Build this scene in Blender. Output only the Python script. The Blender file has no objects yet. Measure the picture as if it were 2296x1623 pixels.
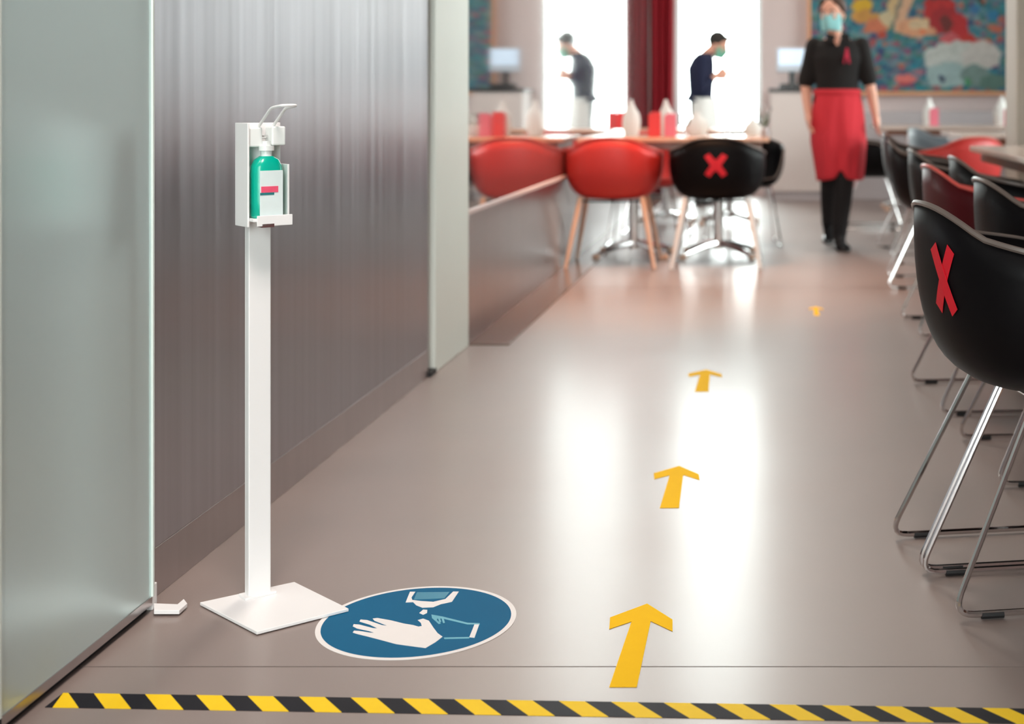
import bpy, bmesh, math, random
from mathutils import Vector, Matrix, noise as mnoise
C = bpy.context.scene.collection
sc = bpy.context.scene
PI = math.pi
random.seed(7)
# ------------------------------------------------------------------ camera, world, lights
F, VX, VY = 3080.0, 1725.0, 228.0            # focal length and vanishing point in pixels of the 2296x1623 frame
cam_d = bpy.data.cameras.new('camera'); cam = bpy.data.objects.new('camera', cam_d); C.objects.link(cam)
cam.location = (0, 0, 1.0); cam.rotation_euler = (PI/2, 0, 0)
cam_d.sensor_fit = 'HORIZONTAL'; cam_d.sensor_width = 36.0
cam_d.lens = F/2296*36
cam_d.shift_x = -(VX-1148)/2296; cam_d.shift_y = -(811.5-VY)/2296
cam_d.dof.use_dof = True; cam_d.dof.focus_distance = 2.72; cam_d.dof.aperture_fstop = 3.1
cam_d.clip_end = 200; cam_d.clip_start = .05
sc.camera = cam
world = bpy.data.worlds.new('world'); sc.world = world; world.use_nodes = True
wn = world.node_tree.nodes; bg = wn['Background']
bg.inputs[0].default_value = (.985, 1.0, .995, 1); bg.inputs[1].default_value = 15.0
sc.view_settings.view_transform = 'Standard'; sc.view_settings.look = 'None'
sc.view_settings.gamma = 1; sc.view_settings.use_curve_mapping = False
sc.view_settings.exposure = 0.0
sc.cycles.use_denoising = True
sc.cycles.max_bounces = 8; sc.cycles.diffuse_bounces = 5; sc.cycles.glossy_bounces = 5
sc.cycles.transparent_max_bounces = 12; sc.cycles.sample_clamp_indirect = 6.0
sc.cycles.caustics_reflective = True; sc.cycles.caustics_refractive = False

def portal(name, loc, rot, sx, sy):
    l = bpy.data.lights.new(name, 'AREA'); l.shape = 'RECTANGLE'; l.size = sx; l.size_y = sy
    l.cycles.is_portal = True
    o = bpy.data.objects.new(name, l); o.location = loc; o.rotation_euler = rot; C.objects.link(o)
def area(name, loc, rot, sx, sy, power, col=(1, 1, 1)):
    l = bpy.data.lights.new(name, 'AREA'); l.shape = 'RECTANGLE'; l.size = sx; l.size_y = sy
    l.energy = power; l.color = col
    o = bpy.data.objects.new(name, l); o.location = loc; o.rotation_euler = rot; C.objects.link(o)
WR, WB, WF, CZ = 4.8, 14.5, -3.5, 6.3        # right wall x, back wall y, front wall y, ceiling z
RWIN = [(7.0, 9.4), (10.6, 13.2)]
WTOP = 6.15                                    # top of the tall back window
BWIN = (-.99, -.085)
portal('portal_back', (sum(BWIN)/2, WB+.1, (WTOP+.08)/2), (-PI/2, 0, 0), BWIN[1]-BWIN[0], WTOP-.08)
for a, b in RWIN: portal('portal_right', (WR+.1, (a+b)/2, 2.5), (0, PI/2, 0), 3.2, b-a)
portal('portal_front', (-.25, WF-.1, 2.1), (PI/2, 0, 0), 1.7, 4.1)
sl_d = bpy.data.lights.new('pendant_light', 'SPOT'); sl_d.energy = 230; sl_d.color = (1, .42, .16); sl_d.spot_size = math.radians(75); sl_d.spot_blend = .8; sl_d.shadow_soft_size = .15
sl_o = bpy.data.objects.new('pendant_light', sl_d); sl_o.location = (-.6, 7.6, 2.7); C.objects.link(sl_o)   # added warm spot, tints the floor and table orange
dl_d = bpy.data.lights.new('downlight', 'SPOT'); dl_d.energy = 470; dl_d.color = (1, .87, .82); dl_d.spot_size = math.radians(52); dl_d.spot_blend = 1; dl_d.shadow_soft_size = .6
dl_o = bpy.data.objects.new('downlight', dl_d); dl_o.location = (-.25, 1.0, 4.0); dl_o.rotation_euler = (Vector((-1.35, 3.4, 0))-dl_o.location).to_track_quat('-Z', 'Y').to_euler(); C.objects.link(dl_o)        # added spot, brightens the stand and the floor on the left
for y in (6.0, 10.5):                    # area lights added under the ceiling as warm fill
    area('ceiling_lamp_light', (-.3, y, CZ-.12), (0, 0, 0), 1.2, 1.2, 110, (1, .86, .74))

# ------------------------------------------------------------------ materials
def srgb(r, g, b):
    f = lambda c: (c/255/12.92) if c/255 <= .04045 else ((c/255+.055)/1.055)**2.4
    return (f(r), f(g), f(b))
MATS = {}
def mat(name, col, rough=.5, metal=0., spec=.5, noise=0., nscale=8., bump=0., bscale=60., coat=0., trans=0., emit=0., aniso=0., stretch=None, rnoise=0., sss=0.):
    if name in MATS: return MATS[name]
    m = bpy.data.materials.new(name); m.use_nodes = True
    nt = m.node_tree; p = nt.nodes['Principled BSDF']
    p.inputs['Base Color'].default_value = (*col, 1)
    p.inputs['Roughness'].default_value = rough; p.inputs['Metallic'].default_value = metal
    p.inputs['Specular IOR Level'].default_value = spec
    p.inputs['Coat Weight'].default_value = coat; p.inputs['Transmission Weight'].default_value = trans
    if aniso:
        p.inputs['Anisotropic'].default_value = aniso
        tg = nt.nodes.new('ShaderNodeTangent'); tg.direction_type = 'RADIAL'; tg.axis = 'Z'
        nt.links.new(tg.outputs[0], p.inputs['Tangent'])
    if emit:
        p.inputs['Emission Color'].default_value = (*col, 1); p.inputs['Emission Strength'].default_value = emit
    co = nt.nodes.new('ShaderNodeTexCoord'); mp = nt.nodes.new('ShaderNodeMapping')
    nt.links.new(co.outputs['Object'], mp.inputs[0])
    if stretch: mp.inputs['Scale'].default_value = stretch
    n = nt.nodes.new('ShaderNodeTexNoise'); n.inputs['Scale'].default_value = nscale; n.inputs['Detail'].default_value = 5
    nt.links.new(mp.outputs[0], n.inputs['Vector'])
    if noise:
        mx = nt.nodes.new('ShaderNodeMix'); mx.data_type = 'RGBA'
        mx.inputs['A'].default_value = (*[c*(1-noise) for c in col], 1)
        mx.inputs['B'].default_value = (*[min(1, c*(1+noise)) for c in col], 1)
        nt.links.new(n.outputs['Fac'], mx.inputs['Factor']); nt.links.new(mx.outputs['Result'], p.inputs['Base Color'])
    if rnoise:
        mr = nt.nodes.new('ShaderNodeMapRange'); mr.inputs[3].default_value = max(0, rough-rnoise); mr.inputs[4].default_value = rough+rnoise
        nt.links.new(n.outputs['Fac'], mr.inputs[0]); nt.links.new(mr.outputs[0], p.inputs['Roughness'])
    if bump:
        n2 = nt.nodes.new('ShaderNodeTexNoise'); n2.inputs['Scale'].default_value = bscale; n2.inputs['Detail'].default_value = 3
        nt.links.new(mp.outputs[0], n2.inputs['Vector'])
        b = nt.nodes.new('ShaderNodeBump'); b.inputs['Strength'].default_value = bump; b.inputs['Distance'].default_value = .01
        nt.links.new(n2.outputs['Fac'], b.inputs['Height']); nt.links.new(b.outputs[0], p.inputs['Normal'])
    MATS[name] = m
    return m
def wood(name, c1, c2, scale=(1, 12, 12), rough=.3):
    m = bpy.data.materials.new(name); m.use_nodes = True; nt = m.node_tree; p = nt.nodes['Principled BSDF']
    co = nt.nodes.new('ShaderNodeTexCoord'); mp = nt.nodes.new('ShaderNodeMapping'); mp.inputs['Scale'].default_value = scale
    n = nt.nodes.new('ShaderNodeTexNoise'); n.inputs['Scale'].default_value = 3; n.inputs['Detail'].default_value = 6; n.inputs['Distortion'].default_value = 1.2
    r = nt.nodes.new('ShaderNodeMix'); r.data_type = 'RGBA'; r.inputs['A'].default_value = (*c1, 1); r.inputs['B'].default_value = (*c2, 1)
    nt.links.new(co.outputs['Object'], mp.inputs[0]); nt.links.new(mp.outputs[0], n.inputs[0]); nt.links.new(n.outputs['Fac'], r.inputs['Factor'])
    nt.links.new(r.outputs['Result'], p.inputs['Base Color']); p.inputs['Roughness'].default_value = rough
    return m
M_floor = mat('polished_concrete', (.24, .176, .156), rough=.50, spec=.95, noise=.16, nscale=2.2, rnoise=.04, coat=.36, bump=.02, bscale=14)
M_floor.node_tree.nodes['Principled BSDF'].inputs['Coat Roughness'].default_value = .20
M_floor.node_tree.nodes['Principled BSDF'].inputs['IOR'].default_value = 1.75
M_seam = mat('seam_filler', (.07, .055, .05), rough=.6, noise=.1)
M_steel = mat('brushed_steel', (.50, .485, .51), rough=.34, metal=1, aniso=.75, noise=.2, nscale=1., stretch=(30, 30, .35), rnoise=.08)
M_steel2 = mat('dull_steel', (.50, .46, .46), rough=.30, metal=1, noise=.08, nscale=1., stretch=(6, 20, 1))
M_mirror = mat('mirror_glass', (.70, .69, .69), rough=.04, metal=.93, noise=.03, nscale=2)
M_frost = mat('frosted_glass', srgb(212, 232, 232), rough=.3, metal=.5, spec=.6, noise=.04, nscale=1.2)
M_frost_edge = mat('glass_edge', srgb(225, 235, 230), rough=.2, noise=.03)
M_black = mat('black_rubber', (.012, .011, .012), rough=.6, noise=.2)
M_pillar = mat('painted_pillar', srgb(243, 248, 240), rough=.4, noise=.03, nscale=3)
M_wall = mat('plaster_wall', srgb(212, 196, 194), rough=.8, noise=.03, nscale=4, bump=.05)
M_ceil = mat('ceiling_paint', (.75, .74, .72), rough=.9, noise=.02)
M_white = mat('white_powdercoat', srgb(244, 243, 243), rough=.35, noise=.02, nscale=10)
M_whiteplastic = mat('white_plastic', srgb(238, 242, 240), rough=.25, noise=.02)
M_teal = mat('teal_plastic', srgb(0, 176, 152), rough=.2, noise=.06, nscale=20)
M_label = mat('label_paper', srgb(225, 238, 238), rough=.5, noise=.03, nscale=60)
M_pink = mat('label_pink', srgb(240, 90, 120), rough=.5, noise=.15, nscale=60)
M_chrome = mat('chrome', (.78, .76, .76), rough=.12, metal=1, noise=.02)
M_blackshell = mat('black_shell_plastic', (.003, .0022, .003), rough=.5, spec=.14, noise=.2, nscale=30)
M_redshell = mat('red_shell_plastic', srgb(208, 52, 48), rough=.42, noise=.05, nscale=30)
M_redshaded = mat('dark_red_shell_plastic', srgb(80, 2, 12), rough=.45, spec=.3, noise=.05, nscale=30)  # red shell with the shade of the right row put into its colour
M_greyshell = mat('grey_shell_plastic', srgb(120, 135, 145), rough=.42, noise=.05, nscale=30)
M_rimglint = mat('shell_rim_dark', srgb(112, 100, 94), rough=.35, noise=.08)  # lighter than the shell: painted highlight along the edge
M_rimglint_red = mat('shell_rim_red', srgb(222, 92, 84), rough=.35, noise=.05)  # paler red, the edge highlight as colour
M_redtape = mat('red_tape', srgb(228, 10, 38), rough=.5, noise=.06, nscale=40)
M_palewood = wood('pale_wood', srgb(222, 178, 150), srgb(240, 205, 180), (8, 8, 1.5))
M_table = wood('table_wood', srgb(206, 150, 118), srgb(228, 180, 148), (1.5, 10, 10), .22)
M_tabledge = wood('table_edge_wood', srgb(120, 72, 52), srgb(150, 95, 70), (2, 2, 8), .35)
M_yellow = mat('yellow_vinyl', srgb(255, 198, 8), rough=.75, spec=.15, noise=.05, nscale=30)
M_hazy = mat('hazard_yellow', srgb(255, 208, 15), rough=.6, spec=.25, noise=.06, nscale=40)
M_hazb = mat('hazard_black', srgb(22, 21, 30), rough=.6, spec=.2, noise=.2, nscale=40)
M_blue = mat('blue_vinyl', srgb(14, 96, 136), rough=.7, spec=.15, noise=.08, nscale=6)
M_blue2 = mat('pale_blue_print', srgb(100, 175, 195), rough=.4, noise=.05, nscale=20)
M_signwhite = mat('white_vinyl', srgb(236, 232, 230), rough=.6, spec=.25, noise=.03, nscale=20)
M_curtain = mat('red_velvet', srgb(140, 4, 26), rough=.85, noise=.12, nscale=6, stretch=(6, 6, .4))
M_skin = mat('skin', srgb(232, 172, 148), rough=.55, noise=.05, nscale=14)
M_hair = mat('brown_hair', srgb(72, 44, 28), rough=.6, noise=.3, nscale=60, stretch=(3, 3, .6))
M_hairb = mat('black_hair', srgb(28, 22, 18), rough=.6, noise=.3, nscale=60)
M_shirt = mat('black_cotton', (.010, .008, .008), rough=.9, noise=.25, nscale=10, bump=.2, bscale=40)
M_apron = mat('red_apron_cloth', srgb(214, 50, 62), rough=.9, noise=.08, nscale=8, bump=.25, bscale=18)
M_trous = mat('black_trousers', (.010, .008, .009), rough=.9, noise=.2)
M_navy = mat('navy_cloth', srgb(22, 28, 58), rough=.9, noise=.2, nscale=10)
M_mask = mat('surgical_mask', srgb(150, 212, 214), rough=.8, noise=.05, nscale=20)
M_maskg = mat('green_mask', srgb(120, 190, 165), rough=.8, noise=.05, nscale=20)
M_linen = mat('white_linen', srgb(245, 245, 242), rough=.8, noise=.03, nscale=20, bump=.1, bscale=120)
M_card = mat('red_card', srgb(240, 62, 62), rough=.5, noise=.05)
M_cardp = mat('pink_card', srgb(245, 130, 150), rough=.5, noise=.08)
M_eye = mat('eye_dark', (.02, .015, .012), rough=.2)
M_counter = mat('counter_laminate', srgb(226, 214, 210), rough=.4, noise=.02)
M_blk = mat('black_stone', (.015, .014, .015), rough=.25, noise=.2)
M_screen = mat('screen_casing', srgb(205, 215, 228), rough=.25, noise=.03)
M_frame = wood('orange_wood_frame', srgb(206, 142, 100), srgb(228, 170, 128), (3, 3, 1), .4)
M_alu = mat('aluminium', (.6, .62, .62), rough=.35, metal=.8, noise=.04)
M_pave = mat('outdoor_paving', (.55, .54, .52), rough=.9, noise=.1, nscale=3)
M_ledge = mat('grey_ledge', srgb(186, 178, 180), rough=.5, noise=.04)
M_glassware = None
def glass_mat():
    m = bpy.data.materials.new('window_glass'); m.use_nodes = True; nt = m.node_tree
    for n in list(nt.nodes):
        if n.type != 'OUTPUT_MATERIAL': nt.nodes.remove(n)
    out = [n for n in nt.nodes][0]
    t = nt.nodes.new('ShaderNodeBsdfTransparent'); t.inputs[0].default_value = (.93, .97, .96, 1)
    g = nt.nodes.new('ShaderNodeBsdfGlossy'); g.inputs['Roughness'].default_value = .02
    fr = nt.nodes.new('ShaderNodeFresnel'); fr.inputs[0].default_value = 1.45
    mx = nt.nodes.new('ShaderNodeMixShader')
    nt.links.new(fr.outputs[0], mx.inputs[0]); nt.links.new(t.outputs[0], mx.inputs[1]); nt.links.new(g.outputs[0], mx.inputs[2])
    nt.links.new(mx.outputs[0], out.inputs[0]); return m
M_glass = glass_mat()

# ------------------------------------------------------------------ geometry helpers
V = Vector
def FL(x, y, z=0.):                            # photograph pixel -> point on the horizontal plane z
    Y = (1-z)*F/(y-VY); return V(((x-VX)*Y/F, Y, z))
def PX(x, y, Y): return V(((x-VX)*Y/F, Y, 1-(y-VY)*Y/F))
def obj(name, bm, m, parent=None, smooth=False, bev=0., loc=None, angle=40):
    bmesh.ops.recalc_face_normals(bm, faces=bm.faces)
    me = bpy.data.meshes.new(name); bm.to_mesh(me); bm.free()
    o = bpy.data.objects.new(name, me); C.objects.link(o)
    for mm in (m if isinstance(m, (list, tuple)) else [m]): me.materials.append(mm)
    if smooth:
        for p in me.polygons: p.use_smooth = True
        if angle: me.set_sharp_from_angle(angle=math.radians(angle))
    if parent is not None: o.parent = parent
    if bev:
        b = o.modifiers.new('bevel', 'BEVEL'); b.width = bev; b.segments = 2; b.limit_method = 'ANGLE'
    if loc is not None: o.location = loc
    return o
def box(bm, lo, hi, mtx=None, mi=0):
    r = bmesh.ops.create_cube(bm, size=1)
    for v in r['verts']:
        v.co = V([lo[i]+(hi[i]-lo[i])*(v.co[i]+.5) for i in range(3)])
        if mtx is not None: v.co = mtx @ v.co
    for f in {f for v in r['verts'] for f in v.link_faces}: f.material_index = mi
    return bm
def bx(lo, hi, mtx=None): return box(bmesh.new(), lo, hi, mtx)
def loft(bm, rings, seg=16, close=True, closed_loop=False, power=2.0):
    """rings: (centre, ux, uy) ellipses"""
    rr = []
    for c, ux, uy in rings:
        ring = []
        for k in range(seg):
            a = 2*PI*k/seg; ca, sa = math.cos(a), math.sin(a)
            e = 2/power
            ring.append(bm.verts.new(V(c)+V(ux)*math.copysign(abs(ca)**e, ca)+V(uy)*math.copysign(abs(sa)**e, sa)))
        rr.append(ring)
    n = len(rr)
    for i in range(n if closed_loop else n-1):
        a, b = rr[i], rr[(i+1) % n]
        for k in range(seg): bm.faces.new((a[k], a[(k+1) % seg], b[(k+1) % seg], b[k]))
    if close and not closed_loop:
        bm.faces.new(list(reversed(rr[0]))); bm.faces.new(rr[-1])
    return rr
def frames(pts, closed=False):
    pts = [V(p) for p in pts]; n = len(pts); out = []
    t0 = (pts[1]-pts[0]).normalized()
    up = V((0, 0, 1)) if abs(t0.z) < .9 else V((1, 0, 0))
    u = t0.cross(up).normalized()
    for i in range(n):
        if closed: t = (pts[(i+1) % n]-pts[i-1]).normalized()
        else: t = (pts[min(i+1, n-1)]-pts[max(i-1, 0)]).normalized()
        u = (u-t*u.dot(t)).normalized(); out.append((pts[i], u, t.cross(u)))
    return out
def tube(bm, pts, r, seg=8, closed=False, ry=None):
    rs = r if isinstance(r, (list, tuple)) else [r]*len(pts)
    fr = frames(pts, closed)
    loft(bm, [(p, u*rs[i], w*(ry if ry else rs[i])) for i, (p, u, w) in enumerate(fr)], seg, True, closed)
    return bm
def arc_path(pts, r=.03, n=5):
    """round the corners of a polyline"""
    pts = [V(p) for p in pts]; out = [pts[0]]
    for i in range(1, len(pts)-1):
        a, b, c = pts[i-1], pts[i], pts[i+1]
        d1, d2 = (a-b), (c-b); rr = min(r, d1.length*.45, d2.length*.45)
        p, q = b+d1.normalized()*rr, b+d2.normalized()*rr
        for k in range(n+1):
            t = k/n; out.append(p*(1-t)**2+b*2*t*(1-t)+q*t*t)
    out.append(pts[-1]); return out
def capsule(bm, pts, rs, seg=12):
    """tapered limb with rounded ends"""
    fr = frames(pts); rings = []
    p0, u0, w0 = fr[0]; d0 = (V(pts[0])-V(pts[1])).normalized()
    for k in (3, 2, 1):
        a = k/3*PI/2*.96; rings.append((p0+d0*rs[0]*math.sin(a), u0*rs[0]*math.cos(a), w0*rs[0]*math.cos(a)))
    for (p, u, w), r in zip(fr, rs): rings.append((p, u*r, w*r))
    p1, u1, w1 = fr[-1]; d1 = (V(pts[-1])-V(pts[-2])).normalized()
    for k in (1, 2, 3):
        a = k/3*PI/2*.96; rings.append((p1+d1*rs[-1]*math.sin(a), u1*rs[-1]*math.cos(a), w1*rs[-1]*math.cos(a)))
    loft(bm, rings, seg)
def ellipsoid(bm, c, r, mtx=None, seg=20, rings=12):
    q = bmesh.ops.create_uvsphere(bm, u_segments=seg, v_segments=rings, radius=1)
    for v in q['verts']:
        v.co = V((v.co.x*r[0], v.co.y*r[1], v.co.z*r[2]))
        if mtx is not None: v.co = mtx @ v.co
        v.co += V(c)
def lathe(bm, prof, c=(0, 0, 0), seg=24):
    loft(bm, [(V(c)+V((0, 0, z)), V((r, 0, 0)), V((0, r, 0))) for r, z in prof], seg)
    return bm
def prism(bm, poly, z0, z1, mi=0):
    a = [bm.verts.new((p[0], p[1], z0)) for p in poly]; b = [bm.verts.new((p[0], p[1], z1)) for p in poly]
    n = len(poly); fs = [bm.faces.new(b), bm.faces.new(list(reversed(a)))]
    for i in range(n): fs.append(bm.faces.new((a[i], a[(i+1) % n], b[(i+1) % n], b[i])))
    for f in fs: f.material_index = mi
    return bm
def voxel(name, bm, m, parent, vs=.006, sm=4):
    me = bpy.data.meshes.new('tmp'); bm.to_mesh(me); bm.free()
    t = bpy.data.objects.new('tmp', me); C.objects.link(t)
    r = t.modifiers.new('r', 'REMESH'); r.mode = 'VOXEL'; r.voxel_size = vs; r.use_smooth_shade = True
    s = t.modifiers.new('s', 'SMOOTH'); s.iterations = sm; s.factor = .6
    dg = bpy.context.evaluated_depsgraph_get(); dg.update()
    nm = bpy.data.meshes.new_from_object(t.evaluated_get(dg)); nm.name = name
    bpy.data.objects.remove(t); nm.materials.clear(); nm.materials.append(m)
    o = bpy.data.objects.new(name, nm); C.objects.link(o); o.parent = parent
    for p in nm.polygons: p.use_smooth = True
    return o
def tag(o, label, cat, group=None):
    o['label'] = label; o['category'] = cat
    if group: o['group'] = group
    return o
def empty(name, loc=(0, 0, 0), rz=0): 
    o = bpy.data.objects.new(name, None); C.objects.link(o); o.location = loc; o.rotation_euler = (0, 0, rz); o.empty_display_size = .1
    return o
def thing(name, label, cat, loc=(0, 0, 0), rz=0, group=None): return tag(empty(name, loc, rz), label, cat, group)
def struct(name, bm, m, **k):
    o = obj(name, bm, m, **k)
    if k.get('parent') is None: o['kind'] = 'structure'
    return o
def dup(root, loc, rz, label, group=None):
    r = root.copy(); C.objects.link(r); r.location = loc; r.rotation_euler = (0, 0, rz); r['label'] = label
    if group: r['group'] = group
    for ch in list(root.children):
        c = ch.copy(); C.objects.link(c); c.parent = r
        for g in list(ch.children):
            d = g.copy(); C.objects.link(d); d.parent = c
    return r

# ------------------------------------------------------------------ the room
LX = -1.24                                     # plane of the left wall
fl = struct('floor', bx((LX-.6, WF, -.20), (WR+.2, WB+.2, -.012)), M_seam)
for (y0, y1) in ((WF, 2.43), (2.434, 7.4), (7.404, WB+.2)):
    obj('slab', bx((LX-.6, y0, -.0125), (WR+.2, y1, 0)), M_floor, fl)
M_shade_slab = mat('dark_soffit', (.045, .040, .040), rough=.8, noise=.1)
struct('ceiling_soffit', bx((.45, 2.0, 3.3), (WR, WB, 3.6)), M_shade_slab)  # unseen dark slab added to dim the floor on the right
struct('ceiling', bx((LX-.6, WF-.2, CZ), (WR+.2, WB+.2, CZ+.2)), M_ceil)
# steel wall on the left
wl = struct('wall_left', bx((LX-.06, 2.70, .10), (LX, 4.985, CZ)), M_steel)
struct('baseboard_left', bx((LX-.06, 2.70, .0), (LX+.001, 4.985, .099)), M_steel2, bev=.0015)
struct('wall_left_core', bx((LX-.5, WF, 0), (LX-.30, WB, CZ)), M_wall)
struct('trim_1', bx((LX-.30, 4.99, 0), (LX-.10, 5.068, CZ)), M_black)
obj('foot_block', bx((LX-.06, 4.988, 0), (LX+.012, 5.068, .018)), M_black, bpy.data.objects['trim_1'])
pl = struct('wall_left_pillar', bx((LX-.30, 5.07, .0), (LX+.008, 5.63, CZ)), M_pillar, bev=.004)
# mirror wall
mw = struct('wall_left_mirror', bx((LX-.05, 5.632, .557), (LX, WB-.05, CZ)), M_mirror)
struct('wall_left_panel', bx((LX-.05, 5.632, 0), (LX, WB-.05, .534)), M_steel2)
struct('trim_2', bx((LX-.05, 5.632, .535), (LX+.008, WB-.05, .556)), mat('rail_cream', srgb(226, 205, 200), rough=.4, noise=.04), bev=.004)
struct('trim_3', bx((LX+.0, 5.64, 0), (LX+.172, 14.0, .008)), mat('floor_strip', (.17, .115, .095), rough=.22, spec=.7, noise=.1), bev=.002)
# frosted glass door leaf at the left edge
def glass_door(name, y0, y1):
    d = empty(name); d['kind'] = 'structure'
    obj('glass_leaf', bx((LX-.02, y0, .03), (LX+.028, y1-.004, 3.2)), M_frost, d)
    obj('edge_trim', bx((LX-.02, y1-.004, .03), (LX+.032, y1+.002, 3.2)), M_frost_edge, d)
    obj('bottom_rail', bx((LX-.018, y0, .014), (LX+.030, y1-.004, .030)), M_steel2, d)
    obj('bottom_seal', bx((LX-.03, y0, .0), (LX+.018, y1-.004, .014)), M_black, d)  # black strip stands in for the shadow in the gap below
    return d
d1 = glass_door('door_1', 2.165, 2.697); d2 = glass_door('door_2', .9, 2.160)
bmh = bmesh.new(); prism(bmh, [FL(345, 1352, .012).xy, FL(398, 1354, .012).xy, FL(412, 1342, .012).xy, FL(420, 1352, .012).xy, FL(402, 1368, .012).xy, FL(345, 1368, .012).xy], .004, .012)
sh = obj('pivot_shoe', bmh, M_white, d1, bev=.001)
bmh = bx((LX-.02, 2.70, 0), (LX+.028, 2.72, .05)); obj('floor_hinge', bmh, M_white, d1, bev=.002)
struct('wall_left_front', bx((LX-.25, WF, 0), (LX-.03, .9, CZ)), M_wall)
struct('wall_left_header', bx((LX-.25, .9, 3.2), (LX-.03, 2.70, CZ)), M_wall)
struct('wall_left_jamb', bx((LX-.25, .9, 0), (LX-.06, 2.70, 3.2)), M_wall)
# back wall with the tall window
def wallpiece(name, lo, hi): return struct(name, bx(lo, hi), M_wall)
wallpiece('wall_back', (BWIN[1], WB, 0), (WR+.2, WB+.2, CZ))
wallpiece('wall_back_side', (LX-.5, WB, 0), (BWIN[0], WB+.2, CZ))
wallpiece('wall_back_head', (BWIN[0], WB, WTOP), (BWIN[1], WB+.2, CZ))
wallpiece('wall_back_sill', (BWIN[0], WB, 0), (BWIN[1], WB+.2, .08))
n_win = [0]
def window(axis, a, b, z0, z1, at, mull=1):
    n_win[0] += 1
    w = empty('window_%d' % n_win[0]); w['kind'] = 'structure'
    def bb(u0, u1, v0, v1, t0, t1):
        return bx((u0, at+t0, v0), (u1, at+t1, v1)) if axis == 'y' else bx((at+t0, u0, v0), (at+t1, u1, v1))
    t = .045
    obj('frame', bb(a, a+t, z0, z1, .04, .12), M_alu, w); obj('frame', bb(b-t, b, z0, z1, .04, .12), M_alu, w)
    obj('frame', bb(a+t, b-t, z1-t, z1, .04, .12), M_alu, w); obj('frame', bb(a+t, b-t, z0, z0+t, .04, .12), M_alu, w)
    step = (b-a-2*t)/mull
    for k in range(mull):
        u0 = a+t+k*step; u1 = u0+step-(.04 if k < mull-1 else 0)
        obj('pane', bb(u0, u1, z0+t, z1-t, .075, .083), M_glass, w)
        if k < mull-1: obj('mullion', bb(u1, u1+.04, z0+t, z1-t, .04, .12), M_alu, w)
    return w
window('y', BWIN[0], BWIN[1], .08, WTOP, WB)
struct('wall_right', bx((WR, WF, 0), (WR+.2, WB, .9)), M_wall)
struct('wall_right_top', bx((WR, WF, 4.1), (WR+.2, WB, CZ)), M_wall)
ys = [WF]+[v for ab in RWIN for v in ab]+[WB]
for i in range(0, len(ys), 2): struct('wall_right_pier', bx((WR, ys[i], .9), (WR+.2, ys[i+1], 4.1)), M_wall)
for a, b in RWIN: window('x', a, b, .9, 4.1, WR, 2)
struct('wall_front', bx((LX-.5, WF-.2, 0), (-1.1, WF, CZ)), M_wall)
struct('wall_front_side', bx((.6, WF-.2, 0), (WR+.2, WF, CZ)), M_wall)
struct('wall_front_top', bx((-1.1, WF-.2, 4.2), (.6, WF, CZ)), M_wall)
window('y', -1.1, .6, .02, 4.2, WF-.2, 1)
struct('terrace', bx((-40, -40, -.4), (40, 60, -.22)), M_pave)
struct('baseboard_back', bx((-.05, WB-.02, 0), (WR, WB, .09)), M_ledge)
# column at the right edge
struct('trim_4', bx((1.315, 7.3, 0), (1.65, 7.65, CZ)), mat('column_paint', srgb(206, 196, 182), rough=.6, noise=.03), bev=.01)
# low ledge under the painting
struct('trim_5', bx((.72, 14.0, 0), (WR, 14.48, .90)), M_ledge, bev=.01)

# ------------------------------------------------------------------ curtain
def curtain():
    bm = bmesh.new(); nx, nz = 90, 30; x0, x1 = -1.243, -1.0; g = []
    for j in range(nz+1):
        z = .05+(6.0-.05)*j/nz; row = []
        for i in range(nx+1):
            u = i/nx; ph = u*2*PI*3
            amp = .045*(1-.25*j/nz)
            x = x0+(x1-x0)*u+.012*math.sin(ph*2+.4)+.01*math.sin(z*1.1+u*5)
            row.append(bm.verts.new((x, 14.22+amp*math.sin(ph)+.012*math.sin(ph*.5+z), z)))
        g.append(row)
    for j in range(nz):
        for i in range(nx): bm.faces.new((g[j][i], g[j][i+1], g[j+1][i+1], g[j+1][i]))
    o = obj('fabric', bm, M_curtain, None, smooth=True, angle=None)
    s = o.modifiers.new('s', 'SOLIDIFY'); s.thickness = .004
    r = thing('curtain', 'tall dark red curtain hanging in folds beside the bright window', 'curtain', (0, 0, 0))
    o.parent = r
    bm = tube(bmesh.new(), [(-1.235, 14.22, 6.05), (-.02, 14.22, 6.05)], .014, 10); obj('curtain_rod', bm, M_alu, r, smooth=True)
    return r
curtain()

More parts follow.
